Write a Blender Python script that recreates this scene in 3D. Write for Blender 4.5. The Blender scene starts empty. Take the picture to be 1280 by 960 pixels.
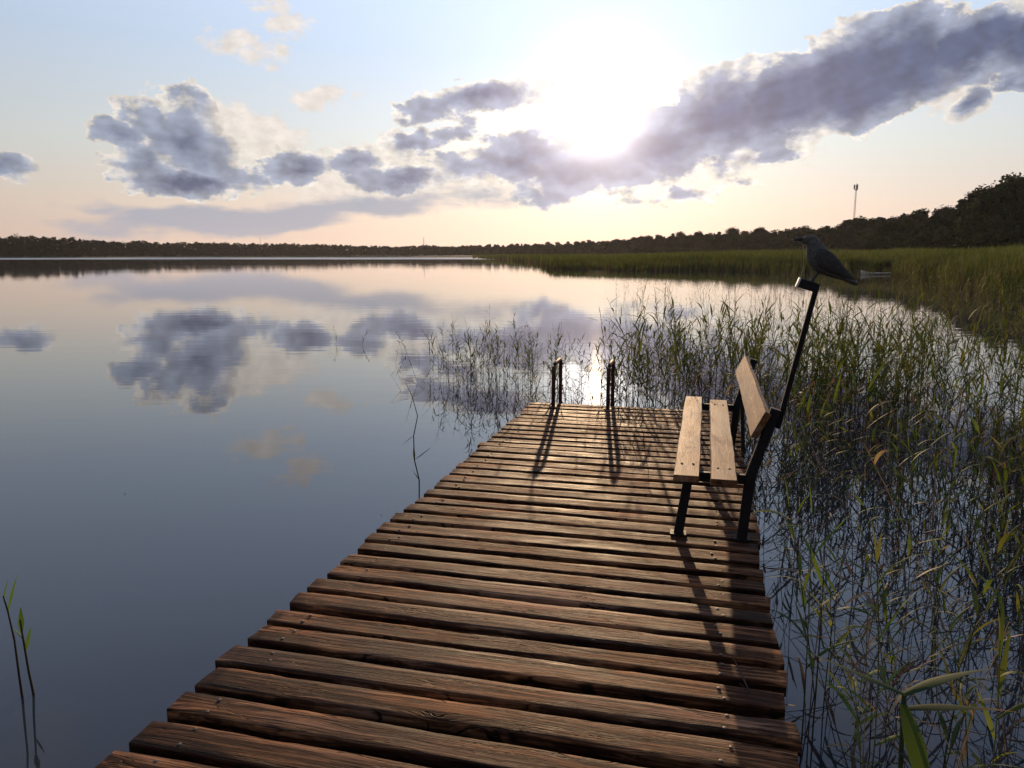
import bpy, math, random
import numpy as np
from mathutils import Vector, Matrix
R = math.radians
random.seed(7)
rng = np.random.default_rng(11)
scene = bpy.context.scene
COL = scene.collection

# ------------------------------------------------------------------ camera
FPX = 960.0                       # focal length in photo pixels (photo 1280 x 960)
PITCH = math.atan(162 / 960.0)    # horizon at row 318
CAM = Vector((0.0, 0.0, 1.90))
DECK = 0.40                       # deck top above the water
cam_d = bpy.data.cameras.new('camera')
cam_d.sensor_fit = 'HORIZONTAL'; cam_d.sensor_width = 36.0
cam_d.lens = 36.0 * FPX / 1280.0
cam_d.clip_start = 0.05; cam_d.clip_end = 20000
cam = bpy.data.objects.new('camera', cam_d); COL.objects.link(cam)
cam.location = CAM; cam.rotation_euler = (math.pi / 2 - PITCH, 0, 0)
scene.camera = cam

def ray(x, y):
    u = (x - 640) / FPX; v = (480 - y) / FPX
    c, s = math.cos(PITCH), math.sin(PITCH)
    return Vector((u, c + v * s, -s + v * c)).normalized()
def on_z(x, y, z=0.0):
    d = ray(x, y); return CAM + d * ((z - CAM.z) / d.z)
def at_dist(x, D, z=0.0):         # point at forward distance D in picture column x
    return Vector(((x - 640) / FPX * (D * math.cos(PITCH) + (CAM.z - z) * math.sin(PITCH)), D, z))
def project(p):
    q = p - CAM; c, s = math.cos(PITCH), math.sin(PITCH)
    f = q.y * c - q.z * s
    if f < 0.05: return None
    return 640 + FPX * q.x / f, 480 - FPX * (q.y * s + q.z * c) / f
def azel(x, y):
    d = ray(x, y); return math.degrees(math.atan2(d.x, d.y)), math.degrees(math.asin(d.z))

# ------------------------------------------------------------------ sky and sun
SUN_AZ, SUN_EL = 6.3, 9.6
sd = Vector((math.sin(R(SUN_AZ)) * math.cos(R(SUN_EL)), math.cos(R(SUN_AZ)) * math.cos(R(SUN_EL)), math.sin(R(SUN_EL))))
sun_d = bpy.data.lights.new('sun', 'SUN'); sun_d.energy = 5.0; sun_d.angle = R(0.53); sun_d.color = (1.0, 0.68, 0.40)
sun = bpy.data.objects.new('sun', sun_d); COL.objects.link(sun)
sun.rotation_euler = (-sd).to_track_quat('-Z', 'Y').to_euler(); sun.location = (0, 0, 30)

class NT:
    def __init__(s, nt): s.nt = nt; s.N = nt.nodes; s.L = nt.links
    def new(s, t, **kw):
        n = s.N.new(t)
        for k, v in kw.items(): setattr(n, k, v)
        return n
    def put(s, sock, v):
        if v is None: return
        if isinstance(v, bpy.types.NodeSocket): s.L.new(v, sock)
        else: sock.default_value = v
    def m(s, op, a, b=None, c=None, clamp=False):
        n = s.new('ShaderNodeMath', operation=op, use_clamp=clamp)
        for i, v in enumerate((a, b, c)): s.put(n.inputs[i], v)
        return n.outputs[0]
    def vm(s, op, a, b=None, out=0):
        n = s.new('ShaderNodeVectorMath', operation=op)
        for i, v in enumerate((a, b)): s.put(n.inputs[i], v)
        return n.outputs[out]
    def mix(s, f, a, b, bt='MIX'):
        n = s.new('ShaderNodeMix', data_type='RGBA', blend_type=bt, clamp_factor=True)
        s.put(n.inputs[0], f); s.put(n.inputs[6], a); s.put(n.inputs[7], b)
        return n.outputs[2]
    def ss(s, v, lo, hi, a=0.0, b=1.0):
        n = s.new('ShaderNodeMapRange', interpolation_type='SMOOTHSTEP')
        for i, q in enumerate((v, lo, hi, a, b)): s.put(n.inputs[i], q)
        return n.outputs[0]
    def lin(s, v, lo, hi, a=0.0, b=1.0):
        n = s.new('ShaderNodeMapRange')
        for i, q in enumerate((v, lo, hi, a, b)): s.put(n.inputs[i], q)
        return n.outputs[0]
    def noise(s, vec, scale, detail=4, rough=0.55, dist=0.0, out=0):
        n = s.new('ShaderNodeTexNoise'); s.put(n.inputs['Vector'], vec)
        s.put(n.inputs['Scale'], scale); s.put(n.inputs['Detail'], detail)
        s.put(n.inputs['Roughness'], rough); s.put(n.inputs['Distortion'], dist)
        return n.outputs[out]
    def ramp(s, f, stops):
        n = s.new('ShaderNodeValToRGB'); s.put(n.inputs[0], f)
        e = n.color_ramp.elements
        while len(e) < len(stops): e.new(0.5)
        for i, (p, c) in enumerate(stops): e[i].position = p; e[i].color = (*c, 1)
        return n.outputs[0]
    def xyz(s, v):
        n = s.new('ShaderNodeSeparateXYZ'); s.put(n.inputs[0], v); return n.outputs
    def cxyz(s, x, y, z):
        n = s.new('ShaderNodeCombineXYZ')
        for i, v in enumerate((x, y, z)): s.put(n.inputs[i], v)
        return n.outputs[0]
    def mapping(s, v, loc=(0, 0, 0), rot=(0, 0, 0), scale=(1, 1, 1), typ='POINT'):
        n = s.new('ShaderNodeMapping', vector_type=typ); s.put(n.inputs[0], v)
        n.inputs[1].default_value = loc; n.inputs[2].default_value = rot; n.inputs[3].default_value = scale
        return n.outputs[0]

world = bpy.data.worlds.new('World'); scene.world = world; world.use_nodes = True
w = NT(world.node_tree); w.N.clear()
tc = w.new('ShaderNodeTexCoord').outputs['Generated']
dirn = w.vm('NORMALIZE', tc)
sx, sy, sz = w.xyz(dirn)
az = w.m('MULTIPLY', w.m('ARCTAN2', sx, sy), 57.29578)
el = w.m('MULTIPLY', w.m('ARCSINE', sz), 57.29578)
th = w.m('MULTIPLY', w.m('ARCCOSINE', w.m('MINIMUM', w.vm('DOT_PRODUCT', dirn, tuple(sd), out=1), 0.999999)), 57.29578)
sky = w.new('ShaderNodeTexSky', sky_type='NISHITA', sun_disc=False)
sky.sun_elevation = R(SUN_EL); sky.sun_rotation = R(SUN_AZ)
sky.air_density = 1.0; sky.dust_density = 1.6; sky.ozone_density = 1.4; sky.altitude = 100
nish = w.vm('SCALE', sky.outputs[0]); w.N[-1].inputs['Scale'].default_value = 0.055
# evening haze: pale blue high up, peach low down, as the air looks toward a low sun
haze_col = w.ramp(w.lin(el, 0, 40), [(0.0, (0.86, 0.63, 0.54)), (0.08, (0.92, 0.76, 0.65)), (0.18, (0.82, 0.85, 0.83)),
                                   (0.34, (0.68, 0.82, 1.02)), (0.56, (0.74, 0.92, 1.28)), (0.80, (0.62, 0.77, 1.14)), (1.0, (0.38, 0.48, 0.74))])
fall = w.m('MULTIPLY_ADD', w.m('EXPONENT', w.m('DIVIDE', th, -60.0)), 1.02, 0.24)
haze_rgb = w.vm('SCALE', haze_col); w.put(w.N[-1].inputs['Scale'], fall)
base = w.mix(0.92, nish, haze_rgb)
# aureole round the sun
g1 = w.m('MULTIPLY', w.m('EXPONENT', w.m('MULTIPLY', w.m('POWER', w.m('DIVIDE', th, 3.05), 2.0), -1.0)), 2.6)
g2 = w.m('MULTIPLY', w.m('EXPONENT', w.m('DIVIDE', th, -6.0)), 0.24)
glow = w.m('ADD', g1, g2)
glow_rgb = w.vm('SCALE', (1.0, 0.92, 0.88)); w.put(w.N[-1].inputs['Scale'], glow)
clear = w.vm('ADD', base, glow_rgb)

# clouds: banks laid out by direction (they are far away), edges broken by noise
pv = w.cxyz(az, el, 0.0)
nbig = w.noise(w.vm('MULTIPLY', pv, (0.16, 0.22, 1)), 1.0, 3, 0.5, out=1)
warp = w.vm('MULTIPLY', w.vm('SUBTRACT', nbig, (0.5, 0.5, 0.5)), (5.0, 2.2, 0))
nmid = w.noise(w.vm('MULTIPLY', pv, (0.55, 0.85, 1)), 1.0, 4, 0.62, out=1)
warp2 = w.vm('MULTIPLY', w.vm('SUBTRACT', nmid, (0.5, 0.5, 0.5)), (2.2, 1.6, 0))
pw = w.vm('ADD', w.vm('ADD', pv, warp), warp2)
BANKS = [  # x, y, rx, ry, tilt (deg, + = right side up), weight  -- in photo pixels
    (222, 176, 80, 64, 0, 0.86), (262, 196, 70, 44, 0, 0.70), (145, 172, 46, 24, -14, 0.80), (240, 226, 100, 20, 0, 1.25), (172, 202, 44, 26, -28, .75),
    (372, 214, 62, 22, 8, 0.95), (444, 205, 46, 17, 8, 0.75), (505, 184, 46, 22, 14, 0.75), (500, 226, 66, 17, 2, 0.95),
    (596, 126, 112, 22, 8, 0.95), (560, 168, 36, 16, 10, 0.5), (655, 202, 95, 40, 2, 1.0), (570, 208, 52, 20, 0, .6),
    (735, 210, 130, 42, 5, 1.1), (830, 180, 130, 48, 10, 1.25), (905, 144, 100, 68, 8, 1.35), (985, 128, 118, 66, 14, 1.7), (1070, 100, 110, 76, 18, 1.9),
    (1130, 72, 96, 64, 10, 1.8), (1220, 58, 120, 46, 14, 1.8), (1330, 36, 130, 56, 12, 1.8), (1212, 122, 44, 20, 14, 1.0), (1262, 100, 60, 15, 12, 0.8),
    (675, 248, 34, 13, 0, 0.6), (850, 244, 84, 9, 9, 0.42), (-4, 206, 48, 18, 0, 0.8), (945, 198, 80, 18, 9, .55), (578, 101, 16, 7, 0, .4),
]
PALE = [(335, 172, 72, 50, 0, 0.85), (290, 150, 60, 36, -10, .7), (300, 58, 60, 22, 0, 0.5), (360, 30, 46, 18, 0, 0.45), (322, 8, 34, 14, 0, 0.4), (395, 120, 45, 18, 0, 0.3), (430, 236, 110, 24, 0, .55), (470, 205, 90, 26, 5, .6), (560, 228, 120, 30, 0, .55), (1200, 106, 70, 26, 14, .6), (930, 204, 110, 22, 8, .5)]
FLAT = [(285, 274, 220, 24, 3, 0.85), (440, 258, 190, 17, 3, 0.6), (130, 258, 80, 9, 0, 0.28), (600, 250, 150, 16, 0, 0.30), (250,262,70,8,0,.3)]
def bank_field(banks, vec):
    out = None
    for (x, y, rx, ry, tilt, wt) in banks:
        a0, e0 = azel(x, y)
        ax_, ex_ = azel(x + 10, y); ay_, ey_ = azel(x, y - 10)
        kx = (ax_ - a0) / 10; ky = (ey_ - e0) / 10
        mp = w.mapping(vec, (a0, e0, 0), (0, 0, R(tilt)), (rx * kx, ry * ky, 1), 'TEXTURE')
        ln = w.vm('LENGTH', mp, out=1)
        v = w.m('MULTIPLY_ADD', ln, -wt, wt)
        out = v if out is None else w.m('SMOOTH_MAX', out, v, 0.12)
    return out
u1 = w.m('MAXIMUM', bank_field(BANKS, pw), -0.6)
fb = w.noise(w.vm('MULTIPLY', pv, (0.40, 0.60, 1)), 1.0, 7, 0.58)
fb2 = w.noise(w.vm('ADD', w.vm('MULTIPLY', pv, (0.10, 0.16, 1)), (31.0, 7.0, 0)), 1.0, 4, 0.58)
# the same broken cloud goes on all round the sky outside the view
side = w.ss(w.m('ABSOLUTE', w.m('SUBTRACT', az, 0.0)), 37, 50)
lowband = w.ss(el, 26, 10)
u_out = w.m('MULTIPLY', w.m('MULTIPLY', w.m('SUBTRACT', fb2, 0.50), 4.5), 1.0)
u_out = w.m('SUBTRACT', u_out, w.m('MULTIPLY', w.m('SUBTRACT', 1.0, w.m('MULTIPLY', side, lowband)), 3.0))
u_all = w.m('MAXIMUM', u1, u_out)
d = w.m('ADD', u_all, w.m('MULTIPLY', w.m('SUBTRACT', fb, 0.49), 1.7))
soft = w.ss(w.noise(w.vm('ADD', w.vm('MULTIPLY', pv, (0.20, 0.30, 1)), (5.0, 9.0, 0)), 1.0, 2, 0.5), 0.42, 0.66)
alpha = w.ss(d, -0.02, w.m('MULTIPLY_ADD', soft, 0.14, 0.035))
thick = w.ss(d, 0.02, w.m('MULTIPLY_ADD', soft, 0.45, 0.24))
tosun = w.vm('NORMALIZE', w.vm('SUBTRACT', (SUN_AZ, SUN_EL + 4.0, 0.0), pv))
pv2 = w.vm('ADD', pv, w.vm('MULTIPLY', tosun, (0.55, 0.55, 0)))
fbs = w.noise(w.vm('MULTIPLY', pv2, (0.46, 0.66, 1)), 1.0, 2, 0.5)
fbl = w.noise(w.vm('MULTIPLY', pv, (0.46, 0.66, 1)), 1.0, 2, 0.5)
relief = w.m('SUBTRACT', fbl, fbs)
near = w.m('EXPONENT', w.m('DIVIDE', th, -9.0))
thick2 = w.ss(w.m('ADD', u_all, w.m('MULTIPLY', w.m('SUBTRACT', fb, 0.5), 0.35)), 0.15, 1.15)
core_far = w.mix(thick2, (0.330, 0.375, 0.480, 1), (0.070, 0.098, 0.190, 1))
fbv = w.noise(w.vm('MULTIPLY', pv, (0.9, 1.3, 1)), 1.0, 3, 0.6)
core_tex = w.vm('SCALE', core_far); w.put(w.N[-1].inputs['Scale'], w.m('MULTIPLY', w.lin(fbv, 0.3, 0.7, 0.95, 1.05), w.lin(relief, -0.14, 0.14, 0.80, 1.24)))
core = w.vm('ADD', core_tex, w.vm('MULTIPLY', (0.50, 0.37, 0.38), w.cxyz(near, near, near)))
rimk = w.m('MULTIPLY', w.m('MULTIPLY_ADD', w.m('EXPONENT', w.m('DIVIDE', th, -24.0)), 0.80, 0.62), w.lin(relief, -0.12, 0.10, 0.72, 1.06))
rim = w.vm('SCALE', (1.0, 0.92, 0.82)); w.put(w.N[-1].inputs['Scale'], rimk)
fwd = w.m('MULTIPLY', w.m('EXPONENT', w.m('MULTIPLY', w.m('POWER', w.m('DIVIDE', th, 2.7), 2.0), -1.0)), 1.3)
core = w.vm('ADD', core, w.cxyz(fwd, w.m('MULTIPLY', fwd, 0.93), w.m('MULTIPLY', fwd, 0.88)))
ccol = w.mix(thick, rim, core)
alpha = w.m('MULTIPLY', alpha, 0.96)
dp = w.m('ADD', bank_field(PALE, pw), w.m('MULTIPLY', w.m('SUBTRACT', fb, 0.50), 1.5))
pale = w.vm('SCALE', (0.96, 0.86, 0.78)); w.put(w.N[-1].inputs['Scale'], w.lin(fbv, 0.3, 0.7, 0.78, 1.02))
clear = w.mix(w.m('MULTIPLY', w.ss(dp, 0.0, 0.30), 0.85), clear, pale)
skyc = w.mix(alpha, clear, ccol)
# flat grey-blue layer low over the far shore
pf = w.vm('ADD', w.vm('ADD', pv, warp), w.vm('MULTIPLY', warp2, (1.5, 0.35, 0)))
u2 = bank_field(FLAT, pf)
fbf = w.noise(w.vm('MULTIPLY', pv, (0.16, 0.8, 1)), 1.0, 4, 0.55)
d2 = w.m('ADD', u2, w.m('MULTIPLY', w.m('SUBTRACT', fbf, 0.5), 0.7))
a2 = w.m('MULTIPLY', w.ss(d2, 0.0, 0.40), 0.78)
skyc = w.mix(a2, skyc, (0.32, 0.37, 0.49, 1))
# thin high wisps
fbw = w.noise(w.vm('MULTIPLY', pv, (0.05, 0.11, 1)), 1.0, 5, 0.62, 0.6)
aw = w.m('MULTIPLY', w.m('MULTIPLY', w.ss(fbw, 0.55, 0.75), w.ss(el, 20, 30)), 0.35)
skyc = w.mix(aw, skyc, (0.72, 0.66, 0.66, 1))
bg = w.new('ShaderNodeBackground'); w.put(bg.inputs[0], skyc); bg.inputs[1].default_value = 1.0
wo = w.new('ShaderNodeOutputWorld'); w.L.new(bg.outputs[0], wo.inputs[0])
world.cycles.sampling_method = 'MANUAL'; world.cycles.sample_map_resolution = 1024

vs = scene.view_settings
vs.view_transform = 'Standard'; vs.look = 'None'; vs.exposure = 0.0; vs.gamma = 1.0
scene.render.engine = 'CYCLES'
scene.cycles.use_denoising = True
scene.cycles.max_bounces = 5; scene.cycles.diffuse_bounces = 2; scene.cycles.glossy_bounces = 2; scene.cycles.volume_bounces = 0
scene.cycles.use_adaptive_sampling = True; scene.cycles.adaptive_threshold = 0.02
scene.cycles.transmission_bounces = 3; scene.cycles.sample_clamp_indirect = 4.0

# ------------------------------------------------------------------ helpers
def tag(o, label=None, cat=None, group=None, kind=None):
    if label: o['label'] = label
    if cat: o['category'] = cat
    if group: o['group'] = group
    if kind: o['kind'] = kind
    return o
def link(name, data, parent=None):
    o = bpy.data.objects.new(name, data); COL.objects.link(o)
    if parent is not None: o.parent = parent
    return o
def empty(name, loc=(0, 0, 0), rz=0.0):
    o = link(name, None); o.location = loc; o.rotation_euler = (0, 0, rz); o.empty_display_size = 0.1
    return o
class MB:
    def __init__(s): s.v = []; s.f = []; s.c = []; s.sm = True
    def box(s, c, size, M=None):
        n = len(s.v); hx, hy, hz = [q / 2 for q in size]
        for z in (-hz, hz):
            for (x, y) in ((-hx, -hy), (hx, -hy), (hx, hy), (-hx, hy)):
                p = Vector((x, y, z))
                if M is not None: p = M @ p
                s.v.append(tuple(p + Vector(c)))
        s.f += [tuple(n + i for i in q) for q in ((3, 2, 1, 0), (4, 5, 6, 7), (0, 1, 5, 4), (1, 2, 6, 5), (2, 3, 7, 6), (3, 0, 4, 7))]
        return s
    def bar(s, p0, p1, wx, wy, side=Vector((0, 0, 1)), bev=0.12):
        p0, p1 = Vector(p0), Vector(p1); ax = (p1 - p0).normalized()
        a = side.cross(ax)
        if a.length < 1e-4: a = Vector((1, 0, 0)).cross(ax)
        a.normalize(); b = ax.cross(a)
        q = 1 - bev * 2 * min(wx, wy) / wx; r = 1 - bev * 2 * min(wx, wy) / wy
        ring = [(-1, -r), (-q, -1), (q, -1), (1, -r), (1, r), (q, 1), (-q, 1), (-1, r)]
        n = len(s.v)
        for p in (p0, p1):
            for (i, j) in ring: s.v.append(tuple(p + a * (i * wx / 2) + b * (j * wy / 2)))
        for k in range(8): s.f.append((n + k, n + (k + 1) % 8, n + 8 + (k + 1) % 8, n + 8 + k))
        s.f.append(tuple(n + k for k in reversed(range(8)))); s.f.append(tuple(n + 8 + k for k in range(8)))
        return s
    def tube(s, pts, rad, sides=8, caps=True):
        pts = [Vector(p) for p in pts]; n0 = len(s.v); m = len(pts)
        if not hasattr(rad, '__len__'): rad = [rad] * m
        ref = Vector((0.3, 0.9, 0.2)).normalized()
        for i, p in enumerate(pts):
            t = (pts[min(i + 1, m - 1)] - pts[max(i - 1, 0)]).normalized()
            a = t.cross(ref)
            if a.length < 0.05: a = t.cross(Vector((1, 0, 0)))
            a.normalize(); b = t.cross(a)
            for k in range(sides):
                an = 2 * math.pi * k / sides
                s.v.append(tuple(p + (a * math.cos(an) + b * math.sin(an)) * rad[i]))
        for i in range(m - 1):
            for k in range(sides):
                k2 = (k + 1) % sides
                s.f.append((n0 + i * sides + k, n0 + i * sides + k2, n0 + (i + 1) * sides + k2, n0 + (i + 1) * sides + k))
        if caps:
            s.f.append(tuple(n0 + k for k in reversed(range(sides))))
            s.f.append(tuple(n0 + (m - 1) * sides + k for k in range(sides)))
        return s
    def loft(s, rings):
        n0 = len(s.v); k = len(rings[0])
        for r in rings: s.v += [tuple(p) for p in r]
        for i in range(len(rings) - 1):
            for j in range(k):
                j2 = (j + 1) % k
                s.f.append((n0 + i * k + j, n0 + i * k + j2, n0 + (i + 1) * k + j2, n0 + (i + 1) * k + j))
        s.f.append(tuple(n0 + j for j in reversed(range(k))))
        s.f.append(tuple(n0 + (len(rings) - 1) * k + j for j in range(k)))
        return s
    def mesh(s, name, m, smooth=False):
        me = bpy.data.meshes.new(name); me.from_pydata(s.v, [], s.f); me.materials.append(m)
        if s.c:
            at = me.color_attributes.new('Col', 'FLOAT_COLOR', 'POINT')
            at.data.foreach_set('color', np.array([(*c, 1) for c in s.c], dtype=np.float32).ravel())
        if smooth:
            me.polygons.foreach_set('use_smooth', [len(f) <= 4 for f in s.f])
        me.update(); return me
    def build(s, name, m, parent=None, smooth=False):
        return link(name, s.mesh(name, m, smooth), parent)
def np_mesh(name, V, F, m, C=None, smooth=False):
    me = bpy.data.meshes.new(name)
    V = np.asarray(V, dtype=np.float32); F = np.asarray(F, dtype=np.int32)
    me.vertices.add(len(V)); me.vertices.foreach_set('co', V.ravel())
    k = F.shape[1]
    me.loops.add(F.size); me.loops.foreach_set('vertex_index', F.ravel())
    me.polygons.add(len(F)); me.polygons.foreach_set('loop_start', np.arange(0, F.size, k, dtype=np.int32))
    if smooth: me.polygons.foreach_set('use_smooth', np.ones(len(F), dtype=bool))
    me.materials.append(m)
    if C is not None:
        at = me.color_attributes.new('Col', 'FLOAT_COLOR', 'POINT')
        CC = np.ones((len(V), 4), dtype=np.float32); CC[:, :3] = C
        at.data.foreach_set('color', CC.ravel())
    me.update(calc_edges=True); me.validate(); return me

# ------------------------------------------------------------------ materials
def newmat(name):
    m = bpy.data.materials.new(name); m.use_nodes = True
    n = NT(m.node_tree); n.N.clear()
    out = n.new('ShaderNodeOutputMaterial'); return m, n, out
def principled(n, out, col, rough, spec=0.5, normal=None, metal=0.0):
    b = n.new('ShaderNodeBsdfPrincipled')
    n.put(b.inputs['Base Color'], col); n.put(b.inputs['Roughness'], rough)
    n.put(b.inputs['Specular IOR Level'], spec); n.put(b.inputs['Metallic'], metal)
    if normal is not None: n.L.new(normal, b.inputs['Normal'])
    n.L.new(b.outputs[0], out.inputs[0]); return b
def bump(n, h, strength, dist, normal=None):
    b = n.new('ShaderNodeBump'); n.put(b.inputs['Height'], h); n.put(b.inputs['Strength'], strength); n.put(b.inputs['Distance'], dist)
    if normal is not None: n.L.new(normal, b.inputs['Normal'])
    return b.outputs[0]

def wood_mat(name, dark, mid, light, rough0, rough1, crack=0.6, gscale=1.0, spec=0.5, bumpd=0.004, tint=(1, 1, 1, 1), weather=0.5, lo=0.42, hi=0.69):
    m, n, out = newmat(name)
    oc = n.new('ShaderNodeTexCoord').outputs['Object']
    rnd = n.new('ShaderNodeObjectInfo').outputs['Random']
    off = n.cxyz(n.m('MULTIPLY', rnd, 37.0), n.m('MULTIPLY', rnd, 11.0), n.m('MULTIPLY', rnd, 5.0))
    p = n.vm('ADD', oc, off)
    # knots bend the grain round them
    kv = n.new('ShaderNodeTexVoronoi'); n.put(kv.inputs['Vector'], n.vm('MULTIPLY', p, (1.7, 7.0, 0.0))); n.put(kv.inputs['Scale'], 1.0)
    kd = kv.outputs['Distance']
    kn = n.m('EXPONENT', n.m('MULTIPLY', n.m('POWER', n.m('DIVIDE', kd, 0.17), 2.0), -1.0))
    px, py, pz = n.xyz(p)
    wob = n.noise(n.vm('MULTIPLY', p, (1.2, 5.0, 3.0)), 1.0, 3, 0.5)
    gy = n.m('ADD', py, n.m('ADD', n.m('MULTIPLY', kn, 0.035), n.m('MULTIPLY', wob, 0.06)))
    gp = n.cxyz(n.m('MULTIPLY', px, 1.6), n.m('MULTIPLY', gy, 75.0 * gscale), n.m('MULTIPLY', pz, 40.0))
    grain = n.noise(gp, 1.0, 5, 0.6)
    fine = n.noise(n.cxyz(n.m('MULTIPLY', px, 7.0), n.m('MULTIPLY', gy, 330.0 * gscale), n.m('MULTIPLY', pz, 150.0)), 1.0, 3, 0.6)
    patch = n.noise(n.vm('MULTIPLY', p, (2.5, 9.0, 5.0)), 1.0, 5, 0.6)
    cr = n.noise(n.cxyz(n.m('MULTIPLY', px, 1.5), n.m('MULTIPLY', gy, 20.0), pz), 1.0, 4, 0.6, 0.5)
    crk = n.m('MULTIPLY', n.ss(n.m('ABSOLUTE', n.m('SUBTRACT', cr, 0.5)), 0.022, 0.0), n.ss(patch, 0.44, 0.56))
    t = n.m('ADD', n.m('MULTIPLY', grain, 0.50), n.m('ADD', n.m('MULTIPLY', fine, 0.16), n.m('MULTIPLY', patch, 0.44)))
    col = n.ramp(n.lin(t, lo, hi), [(0.0, dark), (0.5, mid), (1.0, light)])
    rtint = n.lin(rnd, 0, 1, 0.70, 1.25)
    col2 = n.vm('SCALE', col); n.put(n.N[-1].inputs['Scale'], rtint)
    grey = n.m('MULTIPLY', n.ss(n.noise(n.vm('MULTIPLY', p, (1.1, 3.0, 1.0)), 1.0, 3, 0.6), 0.48, 0.66), weather)
    lum = n.vm('DOT_PRODUCT', col2, (0.4, 0.45, 0.15), out=1)
    col2 = n.mix(grey, col2, n.vm('MULTIPLY', n.cxyz(lum, lum, lum), (1.15, 1.05, 0.98)))
    col3 = n.mix(n.m('MULTIPLY', n.ss(kn, 0.45, 0.85), 0.75), col2, tuple(0.45 * c for c in dark) + (1,))
    col4 = n.mix(n.m('MULTIPLY', crk, crack), col3, (0.012, 0.009, 0.007, 1))
    h = n.m('ADD', n.m('MULTIPLY', grain, 0.55), n.m('ADD', n.m('MULTIPLY', fine, 0.25), n.m('MULTIPLY', patch, 0.5)))
    h = n.m('SUBTRACT', h, n.m('MULTIPLY', crk, 0.9 * crack))
    nb = bump(n, h, 0.75, bumpd)
    rg = n.lin(n.m('ADD', n.m('MULTIPLY', patch, 0.6), n.m('MULTIPLY', fine, 0.4)), 0.35, 0.7, rough0, rough1)
    b = principled(n, out, col4, rg, spec, nb)
    b.inputs['Specular Tint'].default_value = tint
    return m
M = {}
M['plank'] = wood_mat('weathered_plank_wood', (0.009, 0.0048, 0.0036), (0.060, 0.0245, 0.0125), (0.34, 0.148, 0.064), 0.50, 0.88, 1.0, spec=0.06, bumpd=0.010, tint=(1.0, 0.50, 0.25, 1), weather=0.25, lo=0.44, hi=0.65)
M['bench'] = wood_mat('bench_board_wood', (0.050, 0.020, 0.009), (0.19, 0.082, 0.034), (0.32, 0.150, 0.066), 0.55, 0.75, 0.35, 0.5, spec=0.2, bumpd=0.002, tint=(1.0, 0.8, 0.6, 1))
M['beam'] = wood_mat('old_beam_wood', (0.03, 0.022, 0.016), (0.06, 0.042, 0.03), (0.10, 0.07, 0.05), 0.6, 0.85)

def simple(name, col, rough=0.6, spec=0.5, metal=0.0, var=0.25, scale=30.0, bmp=0.0):
    m, n, out = newmat(name)
    oc = n.new('ShaderNodeTexCoord').outputs['Object']
    nz = n.noise(oc, scale, 4, 0.6)
    c = n.vm('SCALE', (*col,)); n.put(n.N[-1].inputs['Scale'], n.lin(nz, 0.3, 0.7, 1 - var, 1 + var))
    nb = bump(n, nz, 0.5, bmp) if bmp else None
    principled(n, out, c, n.lin(nz, 0.3, 0.7, rough * 0.85, min(1, rough * 1.15)), spec, nb, metal)
    return m
M['iron'] = simple('dark_painted_iron', (0.012, 0.010, 0.010), 0.6, 0.2, 0.0, 0.4, 60, 0.0006)
M['rust'] = simple('rusty_brown_pipe', (0.070, 0.026, 0.022), 0.65, 0.15, 0.0, 0.4, 80, 0.0005)
M['nail'] = simple('dull_nail_steel', (0.09, 0.07, 0.06), 0.6, 0.4, 0.3, 0.3, 200)
M['feather'] = simple('charcoal_feathers', (0.095, 0.086, 0.072), 0.7, 0.15, 0.0, 0.4, 70, 0.006)
M['feather_dark'] = simple('black_feathers', (0.055, 0.050, 0.044), 0.65, 0.15, 0.0, 0.4, 80, 0.005)
M['beak'] = simple('black_horn', (0.015, 0.013, 0.012), 0.4)
M['white_tape'] = simple('pale_metal_end', (0.62, 0.60, 0.56), 0.4)
M['thread'] = simple('pale_thread', (0.45, 0.43, 0.36), 0.7)
M['boat_white'] = simple('white_boat_paint', (0.78, 0.78, 0.76), 0.25, 0.5, 0.0, 0.06, 3)
M['boat_in'] = simple('grey_boat_inside', (0.35, 0.36, 0.37), 0.5)
M['mast'] = simple('galvanised_mast_steel', (0.16, 0.15, 0.15), 0.6, 0.4, 0.0, 0.2, 0.5)
M['bark'] = simple('dark_bark', (0.045, 0.033, 0.024), 0.9, 0.2, 0.0, 0.4, 4)

def leaf_mat(name, transl=0.35, rough=0.5, spec=0.3, fixed=None, var=0.35):
    m, n, out = newmat(name)
    rnd = n.new('ShaderNodeObjectInfo').outputs['Random']
    if fixed is None:
        a = n.new('ShaderNodeAttribute', attribute_name='Col').outputs['Color']
    else:
        a = n.new('ShaderNodeRGB').outputs[0]; a.default_value = (*fixed, 1)
    pos = n.new('ShaderNodeNewGeometry').outputs['Position']
    nz = n.noise(pos, 1.3, 3, 0.6)
    k = n.m('MULTIPLY', n.lin(rnd, 0, 1, 1 - var, 1 + var), n.lin(nz, 0.3, 0.7, 0.75, 1.25))
    c = n.vm('SCALE', a); n.put(n.N[-1].inputs['Scale'], k)
    b = n.new('ShaderNodeBsdfPrincipled'); n.put(b.inputs['Base Color'], c); b.inputs['Roughness'].default_value = rough
    b.inputs['Specular IOR Level'].default_value = spec
    t = n.new('ShaderNodeBsdfTranslucent'); n.put(t.inputs[0], n.vm('MULTIPLY', c, (1.15, 1.1, 0.55)))
    mx = n.new('ShaderNodeMixShader'); mx.inputs[0].default_value = transl
    n.L.new(b.outputs[0], mx.inputs[1]); n.L.new(t.outputs[0], mx.inputs[2]); n.L.new(mx.outputs[0], out.inputs[0])
    return m
M['reed'] = leaf_mat('reed_leaf', 0.40, 0.65, 0.12)
M['reed_far'] = leaf_mat('reed_bed_leaf', 0.30, 0.7, 0.1, var=0.0)
M['crown'] = leaf_mat('tree_foliage', 0.06, 0.9, 0.03, var=0.3)
M['wood_far'] = leaf_mat('far_wood_foliage', 0.0, 1.0, 0.0, var=0.0)

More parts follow.
